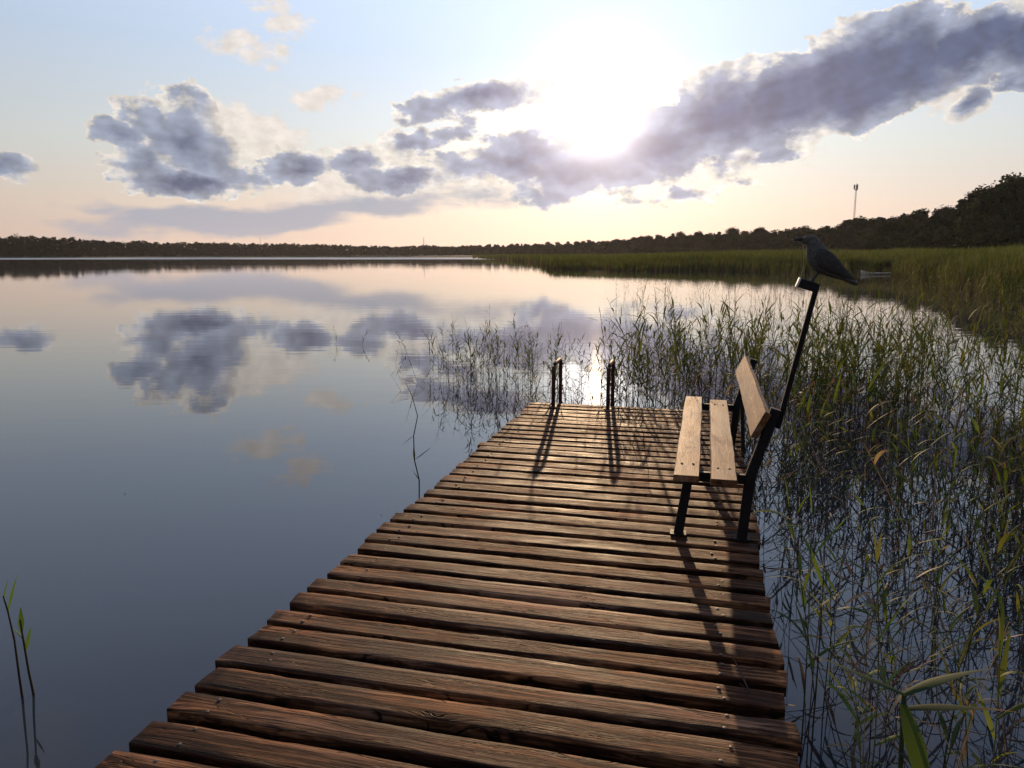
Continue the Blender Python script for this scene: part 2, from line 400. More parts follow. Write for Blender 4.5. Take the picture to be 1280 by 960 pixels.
# water
m, n, out = newmat('lake_water'); M['water'] = m
pos = n.new('ShaderNodeNewGeometry').outputs['Position']
wx, wy, wz = n.xyz(pos)
swell = n.noise(n.vm('MULTIPLY', pos, (0.55, 1.9, 0)), 1.0, 2, 0.5)
ripple = n.noise(n.vm('MULTIPLY', pos, (2.2, 5.5, 0)), 1.0, 2, 0.5)
gust = n.noise(n.vm('MULTIPLY', pos, (0.012, 0.03, 0)), 1.0, 3, 0.5)
edge = n.m('MULTIPLY', n.m('SUBTRACT', gust, 0.5), 160.0)
dy = n.m('ADD', wy, edge)
ruff = n.m('MULTIPLY', n.ss(dy, 285, 325), n.ss(dy, 520, 450))
amp = n.lin(gust, 0.35, 0.65, 0.5, 1.2)
h = n.m('MULTIPLY', n.m('ADD', n.m('MULTIPLY', swell, 1.0), n.m('MULTIPLY', ripple, 0.22)), amp)
nb = bump(n, h, 1.0, 0.0022)
b = principled(n, out, (0.028, 0.033, 0.041, 1), n.m('MULTIPLY_ADD', ruff, 0.30, 0.018), 0.5, nb)
b.inputs['IOR'].default_value = 1.38

# land
m, n, out = newmat('shore_ground'); M['land'] = m
pos = n.new('ShaderNodeNewGeometry').outputs['Position']
nz = n.noise(pos, 0.05, 5, 0.6)
principled(n, out, n.ramp(nz, [(0.3, (0.020, 0.024, 0.012)), (0.7, (0.045, 0.048, 0.022))]), 0.95, 0.1)

# ------------------------------------------------------------------ setting
def sheet(name, verts, faces, m, kind='structure'):
    me = bpy.data.meshes.new(name); me.from_pydata(verts, [], faces); me.materials.append(m); me.update()
    o = link(name, me); o['kind'] = kind; return o
sheet('lake', [(-3600, -600, 0), (3600, -600, 0), (3600, 4600, 0), (-3600, 4600, 0)], [(0, 1, 2, 3)], M['water'])

# shore line: forward distance at which the land begins, by picture column
SHORE = [(-500, 300), (-200, 380), (0, 430), (120, 470), (220, 560), (330, 640), (440, 690), (520, 640), (600, 560), (680, 470), (760, 380), (840, 310),
         (920, 250), (1000, 205), (1080, 170), (1160, 140), (1240, 115), (1320, 98), (1500, 75), (1900, 45), (2600, 25)]
WOOD = [(-500, 310), (-200, 400), (0, 445), (120, 490), (220, 580), (330, 660), (440, 720), (520, 690), (600, 650), (680, 580), (760, 490), (840, 410),
        (920, 345), (1000, 290), (1080, 240), (1160, 195), (1240, 158), (1320, 140), (1500, 115), (1900, 80), (2600, 50)]
def lerp(tab, x):
    xs = [a for a, _ in tab]; ys = [b for _, b in tab]
    return float(np.interp(x, xs, ys))
def land_h(x, D):                 # gentle rise behind the shore
    d0 = lerp(SHORE, x)
    return -0.4 + 1.0 * min(1, max(0, (D - d0 + 6) / 14)) + 0.012 * max(0, D - d0 - 20)
xs = np.linspace(-500, 2600, 94); ks = np.array([-12, 0, 8, 20, 60, 130, 250, 450, 800, 1500, 3000])
V = []; Fq = []
for i, x in enumerate(xs):
    d0 = lerp(SHORE, x) + 5 * math.sin(x * 0.05) + 3 * math.sin(x * 0.13)
    for k in ks:
        D = d0 + k; p = at_dist(x, D)
        V.append((p.x, p.y, min(land_h(x, D) + (0.0 if k > 0 else -0.3), 9 + 0.002 * k)))
nk = len(ks)
for i in range(len(xs) - 1):
    for j in range(nk - 1): Fq.append((i * nk + j, (i + 1) * nk + j, (i + 1) * nk + j + 1, i * nk + j + 1))
sheet('shore_land', V, Fq, M['land'])

# ------------------------------------------------------------------ trees
def crown_arrays(r, H, Wd, n_cl, n_leaf, leaf, base=0.2, shape='round', tone=(0.036, 0.050, 0.018)):
    """leaf clumps spread through the crown volume: each leaf spray is one small quad"""
    cs = []
    for _ in range(n_cl):
        u = r.uniform(0, 1); a = r.uniform(0, 2 * math.pi)
        z = base + (1 - base) * u
        if shape == 'cone': rr = (1 - u) ** 0.8 * 0.95 + 0.06
        elif shape == 'pine': rr = (0.25 + 0.75 * math.sin(math.pi * min(1, u * 1.1 + 0.1))) if u > 0.45 else 0.25
        else: rr = math.sqrt(max(0.05, 1 - (2 * u - 0.85) ** 2 * 0.75))
        q = math.sqrt(r.uniform(0.15, 1)) * rr
        cs.append((math.cos(a) * q * Wd * 0.75, math.sin(a) * q * Wd * 0.75, z * H * 0.93, r.uniform(0.16, 0.34) * Wd * (0.6 if shape == 'cone' else 1), r.uniform(0.7, 1.25)))
    cs = np.array(cs); per = n_leaf // n_cl
    ci = np.repeat(np.arange(n_cl), per); N = len(ci)
    dv = r.normal(size=(N, 3)); dv /= np.linalg.norm(dv, axis=1)[:, None]
    rad = cs[ci, 3] * r.uniform(0.45, 1.12, N)
    P = cs[ci, :3] + dv * rad[:, None] * np.array([1, 1, 0.8])
    nrm = dv + r.normal(size=(N, 3)) * 0.6; nrm /= np.linalg.norm(nrm, axis=1)[:, None]
    t = np.cross(nrm, r.normal(size=(N, 3))); t /= np.linalg.norm(t, axis=1)[:, None]
    bt = np.cross(nrm, t); s = leaf * r.uniform(0.5, 1.3, N)[:, None]
    V = np.stack([P - t * s, P + bt * s * 0.55, P + t * s, P - bt * s * 0.55], 1).reshape(-1, 3)
    F = np.arange(4 * N).reshape(-1, 4)
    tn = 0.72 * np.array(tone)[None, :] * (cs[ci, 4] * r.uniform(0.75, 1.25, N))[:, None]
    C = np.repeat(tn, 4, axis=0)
    return V, F, C
def trunk_mesh(name, r, H, rad):
    mb = MB(); pts = []; x = y = 0
    for i in range(6):
        z = -0.6 + (H * 0.85 + 0.6) * i / 5
        pts.append((x, y, z)); x += r.uniform(-0.2, 0.2); y += r.uniform(-0.2, 0.2)
    mb.tube(pts, [rad * (1 - 0.16 * i) for i in range(6)], 6)
    for k in range(6):
        i = 2 + k % 3; a = r.uniform(0, 6.28); p = Vector(pts[i])
        q = p + Vector((math.cos(a) * H * 0.17, math.sin(a) * H * 0.17, H * 0.14))
        mb.tube([p, (p + q) / 2 + Vector((0, 0, -0.1)), q], [rad * 0.4, rad * 0.28, rad * 0.12], 5)
    return mb.mesh(name, M['bark'], True)
KINDS = [  # name, height, half width, clusters, leaves, leaf, base, shape, tone, word
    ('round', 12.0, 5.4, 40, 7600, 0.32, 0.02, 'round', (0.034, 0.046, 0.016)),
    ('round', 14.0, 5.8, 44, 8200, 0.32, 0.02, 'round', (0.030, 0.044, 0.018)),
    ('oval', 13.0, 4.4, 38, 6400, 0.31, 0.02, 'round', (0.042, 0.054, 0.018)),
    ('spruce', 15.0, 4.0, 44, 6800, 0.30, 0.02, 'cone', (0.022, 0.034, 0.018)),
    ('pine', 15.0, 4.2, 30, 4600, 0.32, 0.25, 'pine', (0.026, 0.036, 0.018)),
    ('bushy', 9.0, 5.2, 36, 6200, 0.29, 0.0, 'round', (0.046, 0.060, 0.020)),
]
protos = []
for (nm, H, Wd, ncl, nl, lf, bs, shp, tone) in KINDS:
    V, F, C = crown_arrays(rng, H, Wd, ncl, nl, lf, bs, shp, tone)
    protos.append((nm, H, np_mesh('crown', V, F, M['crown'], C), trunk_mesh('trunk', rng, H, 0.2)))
LAB = {'round': 'broad dark leafy tree in the wood behind the reed bed', 'oval': 'narrow oval leafy tree in the wood behind the reed bed',
       'spruce': 'dark pointed spruce in the wood behind the reed bed', 'pine': 'bare stemmed pine in the wood behind the reed bed',
       'bushy': 'low bushy tree along the foot of the wood behind the reeds'}
NAME = {'round': 'broadleaf_tree', 'oval': 'broadleaf_tree', 'spruce': 'spruce_tree', 'pine': 'pine_tree', 'bushy': 'bushy_tree'}
def tree(kind, x, D, H, label=None, group='trees of the wood behind the reed bed', wide=1.25):
    nm, H0, cm, tm = protos[kind]
    p = at_dist(x, D, 0); z = min(land_h(x, D), 9.0)
    o = empty(NAME[nm], (p.x, p.y, z - 0.15), random.uniform(0, 6.28))
    s = H / H0; o.scale = (s * wide, s * wide, s)
    if not label:
        zone = 'on the high rise of the wood' if x > 1205 else ('on the slope below the high rise' if x > 1120 else ('near the lattice mast' if x > 1010 else ('between mast and far shore' if x > 800 else 'where the wood meets the far shore')))
        size = 'low ' if H < 5.5 else ('tall ' if H > 11 else '')
        label2 = size + LAB[nm].split(' in the wood')[0].split(' along')[0].replace('low ', '') + ' behind the reed bed ' + zone
    tag(o, label or label2, 'tree', None if label else group)
    link('trunk', tm, o); link('crown', cm, o)
    return o
TOPS = [(560, 307), (600, 306), (640, 305), (700, 303), (760, 300), (820, 295), (880, 290), (940, 287), (1000, 285), (1060, 277), (1100, 272), (1140, 265), (1180, 256),
        (1205, 250), (1230, 236), (1250, 226), (1280, 230), (1340, 222), (1450, 215)]
def top_h(x, D): return CAM.z + (318 - lerp(TOPS, x)) / FPX * D
def wood_row(x0, x1, step_m, dD, hk, kinds, jit=0.12):
    x = x0
    while x < x1:
        D = lerp(WOOD, x) + dD + random.uniform(-6, 6)
        zt = top_h(x, D) * 1.0 - min(land_h(x, D), 9.0)
        tree(random.choice(kinds), x, D, max(4.0, zt * hk * random.uniform(1 - jit, 1 + jit * 0.6)))
        x += step_m * FPX / D * random.uniform(0.7, 1.3)
wood_row(620, 1420, 6.8, 0, 0.84, [0, 1, 2, 5, 5])
wood_row(600, 1420, 6.5, 22, 1.0, [0, 1, 2, 3, 0])
wood_row(600, 1400, 7.0, 45, 1.03, [1, 2, 3, 4, 0])
wood_row(600, 1400, 6.0, -14, 0.45, [5, 5, 0])
tree(3, 1253, 152, 15.2, 'tall dark spruce crowning the wooded rise beside the taller thicket')
tree(1, 1236, 150, 13.6, 'large rounded tree leaning on the tall spruce of the wood')
tree(4, 1224, 170, 14.8, 'thin pine sticking up above the wood edge')
tree(5, 1131, 152, 4.3, 'pale green rounded willow bush in front of the dark wood', wide=1.1)

# far wood across the lake: reads as one mass
FT = [(-500, 285), (-200, 290), (0, 294), (60, 296), (130, 300), (150, 303), (175, 300), (195, 303), (250, 303), (330, 304), (430, 306), (500, 308), (535, 306), (560, 308), (600, 306), (660, 305)]
Vs = []; Fs = []; Cs = []; off = 0
for row in range(10):
    x = -480.0 if row < 5 else (560 if row < 7 else 1380)
    while x < (690 if row < 5 else (1180 if row < 7 else 2500)):
        D = lerp(WOOD, x) + (row * 26 - (75 if row > 4 else 0) if row < 7 else (row - 7) * 14) + random.uniform(-8, 8)
        zt = CAM.z + (318 - (lerp(FT, x) if x < 600 else lerp(TOPS, x) + 2)) / FPX * D
        g = min(land_h(x, D), 9.0); H = max(3.5 if row < 7 else 9.0, (zt - g) * random.uniform(0.86, 1.04) * (0.6 if row == 0 else 1.0))
        Wd = random.uniform(0.42, 0.65) * max(H, 7)
        shp = random.choice(['round', 'round', 'round', 'cone', 'pine'])
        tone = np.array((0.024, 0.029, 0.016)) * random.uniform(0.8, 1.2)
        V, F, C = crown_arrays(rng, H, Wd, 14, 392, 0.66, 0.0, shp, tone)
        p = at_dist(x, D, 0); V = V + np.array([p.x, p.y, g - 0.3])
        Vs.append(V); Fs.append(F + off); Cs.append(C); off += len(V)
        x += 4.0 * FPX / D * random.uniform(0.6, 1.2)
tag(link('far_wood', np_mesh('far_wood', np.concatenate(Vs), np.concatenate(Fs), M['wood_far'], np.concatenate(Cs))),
    'dark mixed wood along the far shore of the lake', 'wood', kind='stuff')

# ------------------------------------------------------------------ masts
def mast(x, D, z1, wid, label, platform=True):
    p = at_dist(x, D, 0); z0 = min(land_h(x, D), 9.0) - 0.3
    o = empty('lattice_mast', (p.x, p.y, z0), 0.3); tag(o, label, 'mast')
    H = z1 - z0
    def cor(k, z):
        q = 1 - 0.45 * z / H; a = k * 2 * math.pi / 3
        return Vector((math.cos(a) * wid * q, math.sin(a) * wid * q, z))
    for k in range(3): MB().tube([cor(k, 0), cor(k, H)], wid * 0.09, 5).build('leg', M['mast'], o)
    mb = MB(); nb_ = max(6, int(H / (wid * 3.0)))
    for i in range(nb_):
        for k in range(3):
            mb.tube([cor(k, H * i / nb_), cor((k + 1) % 3, H * (i + 1) / nb_)], wid * 0.06, 4, False)
            mb.tube([cor(k, H * i / nb_), cor((k + 1) % 3, H * i / nb_)], wid * 0.05, 4, False)
    mb.build('bracing', M['mast'], o)
    if platform:
        MB().tube([(0, 0, H - 2.6), (0, 0, H - 2.3)], wid * 1.5, 10).build('platform', M['mast'], o)
        for k in range(3):
            a = k * 2.1 + 0.4
            MB().box((math.cos(a) * wid * 1.5, math.sin(a) * wid * 1.5, H - 0.9), (0.5, 0.5, 2.4)).build('antenna_panel', M['mast'], o)
        MB().tube([(0, 0, H - 2.5), (0, 0, H + 1.0)], 0.1, 5).build('lightning_rod', M['mast'], o)
    return o
mast(1064, 420, CAM.z + (318 - 235) / FPX * 420, 0.62, 'tall thin lattice mast rising above the wood')
mast(530, 900, CAM.z + (318 - 297) / FPX * 900, 0.8, 'tiny thin mast above the far wood near a rounded tree', False)
mast(326, 950, CAM.z + (318 - 297) / FPX * 950, 0.7, 'tiny thin mast over the level far wood', False)

# ------------------------------------------------------------------ far reed bed
FRONT = [(580, 118), (660, 112), (690, 108), (740, 100), (820, 99), (900, 97), (1000, 90), (1070, 84), (1110, 80), (1150, 60), (1200, 47), (1250, 39), (1290, 34), (1400, 28), (1600, 23), (1900, 19), (2300, 15)]
def reed_bed(N):
    V = np.zeros((N * 5, 3), dtype=np.float32); C = np.zeros((N * 5, 3), dtype=np.float32); Fl = []
    i = 0
    while i < N:
        x = random.uniform(590, 1560) if random.random() < 0.9 else random.uniform(1560, 2300)
        d0 = lerp(FRONT, x); d1 = lerp(SHORE, x) + 14
        u = random.random() ** 2.1
        D = d0 + (d1 - d0) * u
        xl = 692 - 95 * min(1.0, max(0.0, (D - 112) / 240)) + 7 * math.sin(D * 0.21) + 4 * math.sin(D * 0.57)
        if x < xl or random.random() > 0.25 + (x - xl) / 45: continue
        D += 2.0 * math.sin(x * 0.045) + 1.2 * math.sin(x * 0.13 + 1) + (random.gauss(0, 0.035) * d0 if u < 0.12 and not 1060 < x < 1115 else 0)
        p = at_dist(x, D, 0)
        cl = math.sin(p.x * 0.35) * math.sin(p.y * 0.22 + 1.3) + 0.6 * math.sin(p.x * 0.9 + p.y * 0.5)
        front = max(0.0, 1 - (D - d0) / 10.0)
        H = (2.05 + 0.22 * cl + min(0.5, 0.010 * (D - d0))) * random.uniform(0.62, 1.14) * (1 - 0.50 * front * random.uniform(0.4, 1.0))
        H *= 0.72 if x < 760 else (0.72 + 0.28 * min(1, (x - 760) / 160))
        wd = 0.006 + 0.00050 * D * random.uniform(0.6, 1.4)
        a = random.uniform(0, math.pi); ca, sa = math.cos(a) * wd, math.sin(a) * wd
        lx, ly = random.gauss(0.06, 0.13) * H, random.gauss(0, 0.13) * H
        k = i * 5
        V[k] = (p.x - ca, p.y - sa, -0.05); V[k + 1] = (p.x + ca, p.y + sa, -0.05)
        V[k + 2] = (p.x + lx * 0.4 + ca, p.y + ly * 0.4 + sa, H * 0.62); V[k + 3] = (p.x + lx * 0.4 - ca, p.y + ly * 0.4 - sa, H * 0.62)
        V[k + 4] = (p.x + lx, p.y + ly, H)
        g = random.uniform(0.75, 1.3) * (1 + 0.18 * cl)
        brown = 1.0 if random.random() < 0.12 + 0.22 * front else 0.0
        top = np.array((0.072, 0.094, 0.026)) if not brown else np.array((0.082, 0.066, 0.036))
        bot = np.array((0.085, 0.066, 0.042))
        C[k] = C[k + 1] = bot * g; C[k + 2] = C[k + 3] = top * g; C[k + 4] = top * g * 1.1
        i += 1
    idx = np.arange(N) * 5
    F = np.concatenate([np.stack([idx, idx + 1, idx + 2], 1), np.stack([idx, idx + 2, idx + 3], 1), np.stack([idx + 3, idx + 2, idx + 4], 1)])
    return np_mesh('reed_bed', V, F, M['reed_far'], C)
tag(link('reed_bed', reed_bed(165000)), 'wide green reed bed between the open water and the wood', 'reeds', kind='stuff')

# ------------------------------------------------------------------ jetty
AXA = R(14.1); AX = Vector((math.sin(AXA), math.cos(AXA), 0)); PE = Vector((math.cos(AXA), -math.sin(AXA), 0))
ORG = Vector((0.859, 2.09, 0))
def J(s, t, z=0.0): return ORG + PE * s + AX * t + Vector((0, 0, DECK + z))
jetty = empty('jetty', (0, 0, 0)); tag(jetty, 'weathered wooden plank jetty reaching out over the lake', 'jetty')
def plank_mesh(L, Wd, T, seed):
    r = np.random.default_rng(seed)
    nx = 36; xs_ = np.linspace(-L / 2, L / 2, nx)
    ph = r.uniform(0, 6.28, 8)
    e0 = 0.0065 * np.sin(xs_ * 2.1 + ph[0]) + 0.0022 * np.sin(xs_ * 9 + ph[1]) + 0.0010 * r.normal(size=nx)
    e1 = 0.0065 * np.sin(xs_ * 1.9 + ph[2]) + 0.0022 * np.sin(xs_ * 11 + ph[3]) + 0.0010 * r.normal(size=nx)
    bow = 0.0015 * np.sin(xs_ * 1.5 + ph[4]) + r.uniform(-0.0015, 0.0015) * xs_
    cup = r.uniform(-0.0035, 0.004)
    prof = [(-1, -1), (1, -1), (1, 0.70), (0.985, 0.92), (0.95, 1.0), (0.6, 1.0), (0.2, 1.0), (-0.2, 1.0), (-0.6, 1.0), (-0.95, 1.0), (-0.985, 0.92), (-1, 0.70)]
    rings = []
    sk0, sk1 = r.uniform(-0.006, 0.006), r.uniform(-0.006, 0.006)
    for i, x in enumerate(xs_):
        ring = []
        endk = 1.0
        if i in (0, nx - 1): endk = 0.965
        for (py, pz) in prof:
            y = py * Wd / 2 * endk + (e1[i] if py > 0 else e0[i])
            z = pz * T / 2 * (0.93 if endk < 1 else 1) + bow[i] - (cup * (1 - py * py) if pz > 0 else 0) + (0.0005 * r.normal() if pz > 0.95 else 0)
            xx = x + (py * (sk0 if i == 0 else sk1) if endk < 1 else 0)
            ring.append((xx, y, z))
        rings.append(ring)
    mb = MB(); mb.loft(rings)
    return mb.mesh('plank', M['plank'], True)
nail_me = MB().tube([(0, 0, -0.004), (0, 0, 0.0012), (0, 0, 0.0022)], [0.0068, 0.0068, 0.003], 8).mesh('nail', M['nail'])
t = -2.7; i = 0; PT = 0.052
prng = random.Random(5)
while t < 5.32:
    Wd = prng.choice([0.104, 0.110, 0.114, 0.120, 0.124, 0.130])
    gap = prng.uniform(0.034, 0.058)
    if t + Wd > 5.45: break
    lo = prng.gauss(0, 0.011); ro = prng.gauss(0, 0.012)
    s0, s1 = -2.03 + lo + (0.0 if t < 2.3 else 0.012), 0.008 + ro
    c = J((s0 + s1) / 2, t + Wd / 2, -PT / 2 + prng.uniform(-0.0025, 0.001))
    pl = link('plank', plank_mesh(s1 - s0, Wd, PT, 100 + i), jetty)
    pl.location = c
    pl.rotation_euler = (R(prng.gauss(0, 0.40)), R(prng.gauss(0, 0.05)), -AXA + R(prng.gauss(0, 0.28)))
    if -0.9 < t < 4.2:
        for sx_ in (-0.86, 0.80):
            for q in (-0.25, 0.27):
                nn = link('nail', nail_me, pl)
                nn.location = (sx_ + prng.gauss(0, 0.012), q * Wd + prng.gauss(0, 0.008), PT / 2 + 0.0005)
    t += Wd + gap; i += 1
for s in (-1.88, -1.0, -0.07):
    o = MB().bar(J(s, -2.8, -0.125), J(s, 5.35, -0.125), 0.07, 0.14).build('beam', M['beam'], jetty)
for tt in (-2.0, 0.4, 2.8, 5.1):
    for s in (-1.80, -0.15):
        MB().tube([J(s, tt, -1.6), J(s, tt, -0.06)], 0.065, 10).build('pile', M['beam'], jetty, True)
    MB().bar(J(-1.95, tt + 0.1, -0.235), J(0.0, tt + 0.1, -0.235), 0.06, 0.075).build('crossbeam', M['beam'], jetty)

# ------------------------------------------------------------------ ladder at the end of the jetty
lad = empty('swim_ladder', tuple(J(-1.486, 5.25, 0))); tag(lad, 'rusty brown pipe swim ladder handrails at the end of the jetty', 'ladder')
lo_ = lad.location.copy()
for s in (-1.758, -1.214):
    pts = []
    H = 0.42; r0 = 0.06
    a0 = J(s, 5.17, -0.01); pts.append(a0); pts.append(J(s, 5.17, H - 0.07)); pts.append(J(s, 5.185, H - 0.025)); pts.append(J(s, 5.225, H))
    pts.append(J(s, 5.50, H + 0.012)); pts.append(J(s, 5.535, H - 0.01)); pts.append(J(s, 5.55, H - 0.05)); pts.append(J(s, 5.55, -1.0))
    MB().tube([p - lo_ for p in pts], 0.019, 10).build('handrail', M['rust'], lad, True)
    MB().tube([J(s, 5.17, -0.002) - lo_, J(s, 5.17, 0.008) - lo_], 0.045, 12).build('foot_flange', M['rust'], lad)
for z in (-0.25, -0.55, -0.85):
    MB().tube([J(-1.758, 5.55, z) - lo_, J(-1.214, 5.55, z) - lo_], 0.015, 8).build('rung', M['rust'], lad)

# ------------------------------------------------------------------ bench
bench = empty('bench', tuple(J(-0.25, 2.8, 0))); tag(bench, 'two board wooden bench with slanted backrest on dark iron legs', 'bench')
bo = bench.location.copy()
def JB(s, t, z): return J(s, t, z) - bo
def board(name, t0, t1, s0, s1, z, T, seed, tilt=0.0, mb_only=False):
    r = np.random.default_rng(seed); L = t1 - t0; Wd = s1 - s0
    nx = 30; rings = []
    ph = r.uniform(0, 6.28, 4)
    prof = [(-1, -1), (1, -1), (1, 0.5), (0.94, 1), (0.4, 1), (-0.4, 1), (-0.94, 1), (-1, 0.5)]
    for i in range(nx):
        x = -L / 2 + L * i / (nx - 1); ring = []
        for (py, pz) in prof:
            y = py * Wd / 2 + 0.0015 * math.sin(x * 6 + ph[0] + py) + 0.0008 * r.normal()
            z_ = pz * T / 2 + 0.002 * math.sin(x * 2 + ph[1])
            ring.append((x, y, z_))
        rings.append(ring)
    me = MB().loft(rings).mesh(name, M['bench'], False)
    o = link(name, me, bench)
    o.location = JB((s0 + s1) / 2, (t0 + t1) / 2, z)
    o.rotation_euler = Matrix(((AX.x, -PE.x, 0), (AX.y, -PE.y, 0), (0, 0, 1))).to_euler()
    return o
ZS = 0.385
b1 = board('seat_board', 1.665, 3.93, -0.450, -0.318, ZS - 0.016, 0.034, 1)
b2 = board('seat_board', 1.64, 3.86, -0.262, -0.131, ZS - 0.018, 0.034, 2)
for bb, tts in ((b1, (-0.9, 0.95)), (b2, (-0.9, 0.9))):
    for tx in tts:
        for yy in (-0.03, 0.03):
            nn = link('nail', nail_me, bb); nn.location = (tx, yy, 0.0185)
# backrest board, tilted
bk = board('backrest_board', 1.80, 4.10, -0.074, 0.074, 0.0, 0.034, 3)
bk.location = JB(-0.022, 2.95, 0.635)
tl = R(64)
bx = AX; by = (PE * math.cos(tl) + Vector((0, 0, math.sin(tl)))); bz = bx.cross(by)
bk.rotation_euler = Matrix(((bx.x, by.x, bz.x), (bx.y, by.y, bz.y), (bx.z, by.z, bz.z))).to_euler()
def bpart(name, p0, p1, wx=0.05, wy=0.032, side=AX, m='iron'):
    return MB().bar(p0, p1, wx, wy, side).build(name, M[m], bench)
for tt in (1.86, 3.82):
    bpart('leg', JB(-0.418, tt, 0.0), JB(-0.372, tt, 0.345), 0.05, 0.04)
    bpart('leg', JB(-0.086, tt, 0.0), JB(-0.058, tt, 0.36), 0.052, 0.045)
    bpart('back_post', JB(-0.058, tt + 0.001, 0.355), JB(0.050, tt + 0.001, 0.715), 0.052, 0.045)
    bpart('seat_bearer', JB(-0.435, tt + 0.002, 0.330), JB(-0.06, tt + 0.002, 0.330), 0.05, 0.036)
    for s in (-0.418, -0.086):
        MB().box(JB(s, tt, 0.004), (0.085, 0.075, 0.008), Matrix.Rotation(-AXA, 3, 'Z')).build('foot_plate', M['iron'], bench)
bpart('brace', JB(0.00, 3.70, 0.0), JB(-0.02, 3.84, 0.40), 0.03, 0.03)
# leaning pole that carries the bird
P0 = JB(0.070, 1.93, 0.60); P1 = JB(0.208, 1.86, 1.345)
bpart('perch_pole', P0, P1, 0.026, 0.026)
def view_frame(p):      # axes facing the camera for the little platform and bird (they stand side-on to the jetty)
    rx = Vector((1, 0, 0)); return rx
pt = J(0.208, 1.86, 1.345)
kx = 4.15 / FPX / 10.667            # metres per enlarged pixel at the bird
rz_bird = R(-13.0)
VX = Vector((math.cos(rz_bird), math.sin(rz_bird), 0)); VZ = Vector((0, 0, 1)); VY = VZ.cross(VX)
def bp(px, py, dep=0.0):            # sketch coordinates of the bird drawing, feet at (450, 690)
    return VX * ((px - 470) * kx) + VZ * ((700 - py) * kx) + VY * dep
perch = pt + VX * -0.020 + VZ * 0.028
def lp(v): return perch + v - bo
MB().bar(lp(bp(312, 728)), lp(bp(535, 800)), 0.045, 0.034, VY).build('perch_block', M['iron'], bench)
MB().bar(lp(bp(290, 720)), lp(bp(312, 728)), 0.048, 0.040, VY).build('block_end_cap', M['white_tape'], bench)

# ------------------------------------------------------------------ crow
crow = empty('crow', tuple(perch + bp(470, 712))); tag(crow, 'charcoal grey crow perched on the leaning pole behind the bench', 'bird')
co = crow.location.copy()
ST = [  # centre x, centre y (sketch), half height, half width, tilt of the section
    (300, 222, 6, 6, 80), (318, 212, 26, 22, 80), (350, 205, 52, 40, 75), (392, 205, 68, 52, 62), (430, 232, 82, 60, 45), (452, 285, 100, 78, 32),
    (478, 350, 125, 100, 32), (520, 420, 142, 118, 36), (570, 485, 140, 120, 40), (630, 540, 118, 108, 44), (700, 590, 88, 88, 48), (775, 630, 62, 66, 50),
    (850, 665, 46, 52, 50), (920, 705, 38, 50, 50), (968, 735, 30, 52, 50), (985, 748, 8, 40, 50)]
rings = []
for (cx, cy, hh, hw, tl_) in ST:
    a = R(tl_); up = (math.cos(a) * 0 + math.sin(a), -0)  # section lies across the body axis
    # section normal follows the body; long direction of the section:
    ux, uy = math.sin(R(90 - tl_)), -math.cos(R(90 - tl_))
    ring = []
    for k in range(16):
        an = 2 * math.pi * k / 16
        ring.append(perch + bp(cx + ux * hh * math.cos(an), cy + uy * hh * math.cos(an), hw * kx * math.sin(an)) - co)
    rings.append(ring)
body = MB().loft(rings).build('body', M['feather'], crow, True)
md = body.modifiers.new('smooth', 'SUBSURF'); md.levels = 1; md.render_levels = 2
def spindle(name, pts, m, flat=1.0, parent=None):
    rr = []
    for (cx, cy, dep, hh, hw) in pts:
        rr.append([perch + bp(cx + 0.7 * hh * math.cos(2 * math.pi * k / 10), cy - 0.75 * hh * math.cos(2 * math.pi * k / 10), (dep + hw * math.sin(2 * math.pi * k / 10)) * kx) - co for k in range(10)])
    return MB().loft(rr).build(name, m, crow, True)
# beak
rr = []
for (cx, cy, hh, hw) in [(196, 217, 3, 3), (230, 210, 11, 9), (265, 203, 19, 14), (305, 200, 27, 20), (325, 202, 28, 22)]:
    rr.append([perch + bp(cx, cy - hh * math.cos(2 * math.pi * k / 10), hw * math.sin(2 * math.pi * k / 10) * kx) - co for k in range(10)])
MB().loft(rr).build('beak', M['beak'], crow, True)
for sd_ in (-1, 1):
    spindle('wing', [(470, 320, sd_ * 70, 20, 12), (520, 380, sd_ * 100, 80, 22), (590, 450, sd_ * 108, 105, 24), (680, 520, sd_ * 98, 88, 22), (780, 590, sd_ * 70, 58, 18), (870, 650, sd_ * 50, 32, 12), (940, 690, sd_ * 40, 8, 5)], M['feather_dark'])
    MB().tube([perch + bp(*q) - co for q in ((540 + 14 * sd_, 585, sd_ * 0.016), (505 + 12 * sd_, 640, sd_ * 0.016), (462 + 8 * sd_, 700, sd_ * 0.014))], [0.006, 0.0035, 0.003], 6).build('leg', M['beak'], crow, True)
    for (dx, dd) in ((-52, 0.0), (-40, 0.010), (-40, -0.010), (34, 0.0)):
        MB().tube([perch + bp(462 + 8 * sd_, 700, sd_ * 0.014) - co, perch + bp(462 + 8 * sd_ + dx * 0.5, 704 + (dx + 8) * 0.12, sd_ * 0.014 + dd * 0.6) - co, perch + bp(462 + 8 * sd_ + dx, 716 + dx * 0.28, sd_ * 0.014 + dd) - co], [0.003, 0.003, 0.0015], 5).build('toe', M['beak'], crow)
    MB().tube([perch + bp(352, 190, sd_ * 0.0150) - co, perch + bp(352, 190, sd_ * 0.0176) - co], [0.0032, 0.002], 8).build('eye', M['beak'], crow)
th_ = MB().tube([perch + bp(*q) for q in ((205, 222), (245, 232), (310, 245), (335, 300), (345, 400), (350, 500), (345, 590), (325, 670), (312, 712))], 0.0007, 4).build('loose_thread', M['thread'])
tag(th_, 'pale loose thread hanging from the crow beak to the pole end', 'thread')

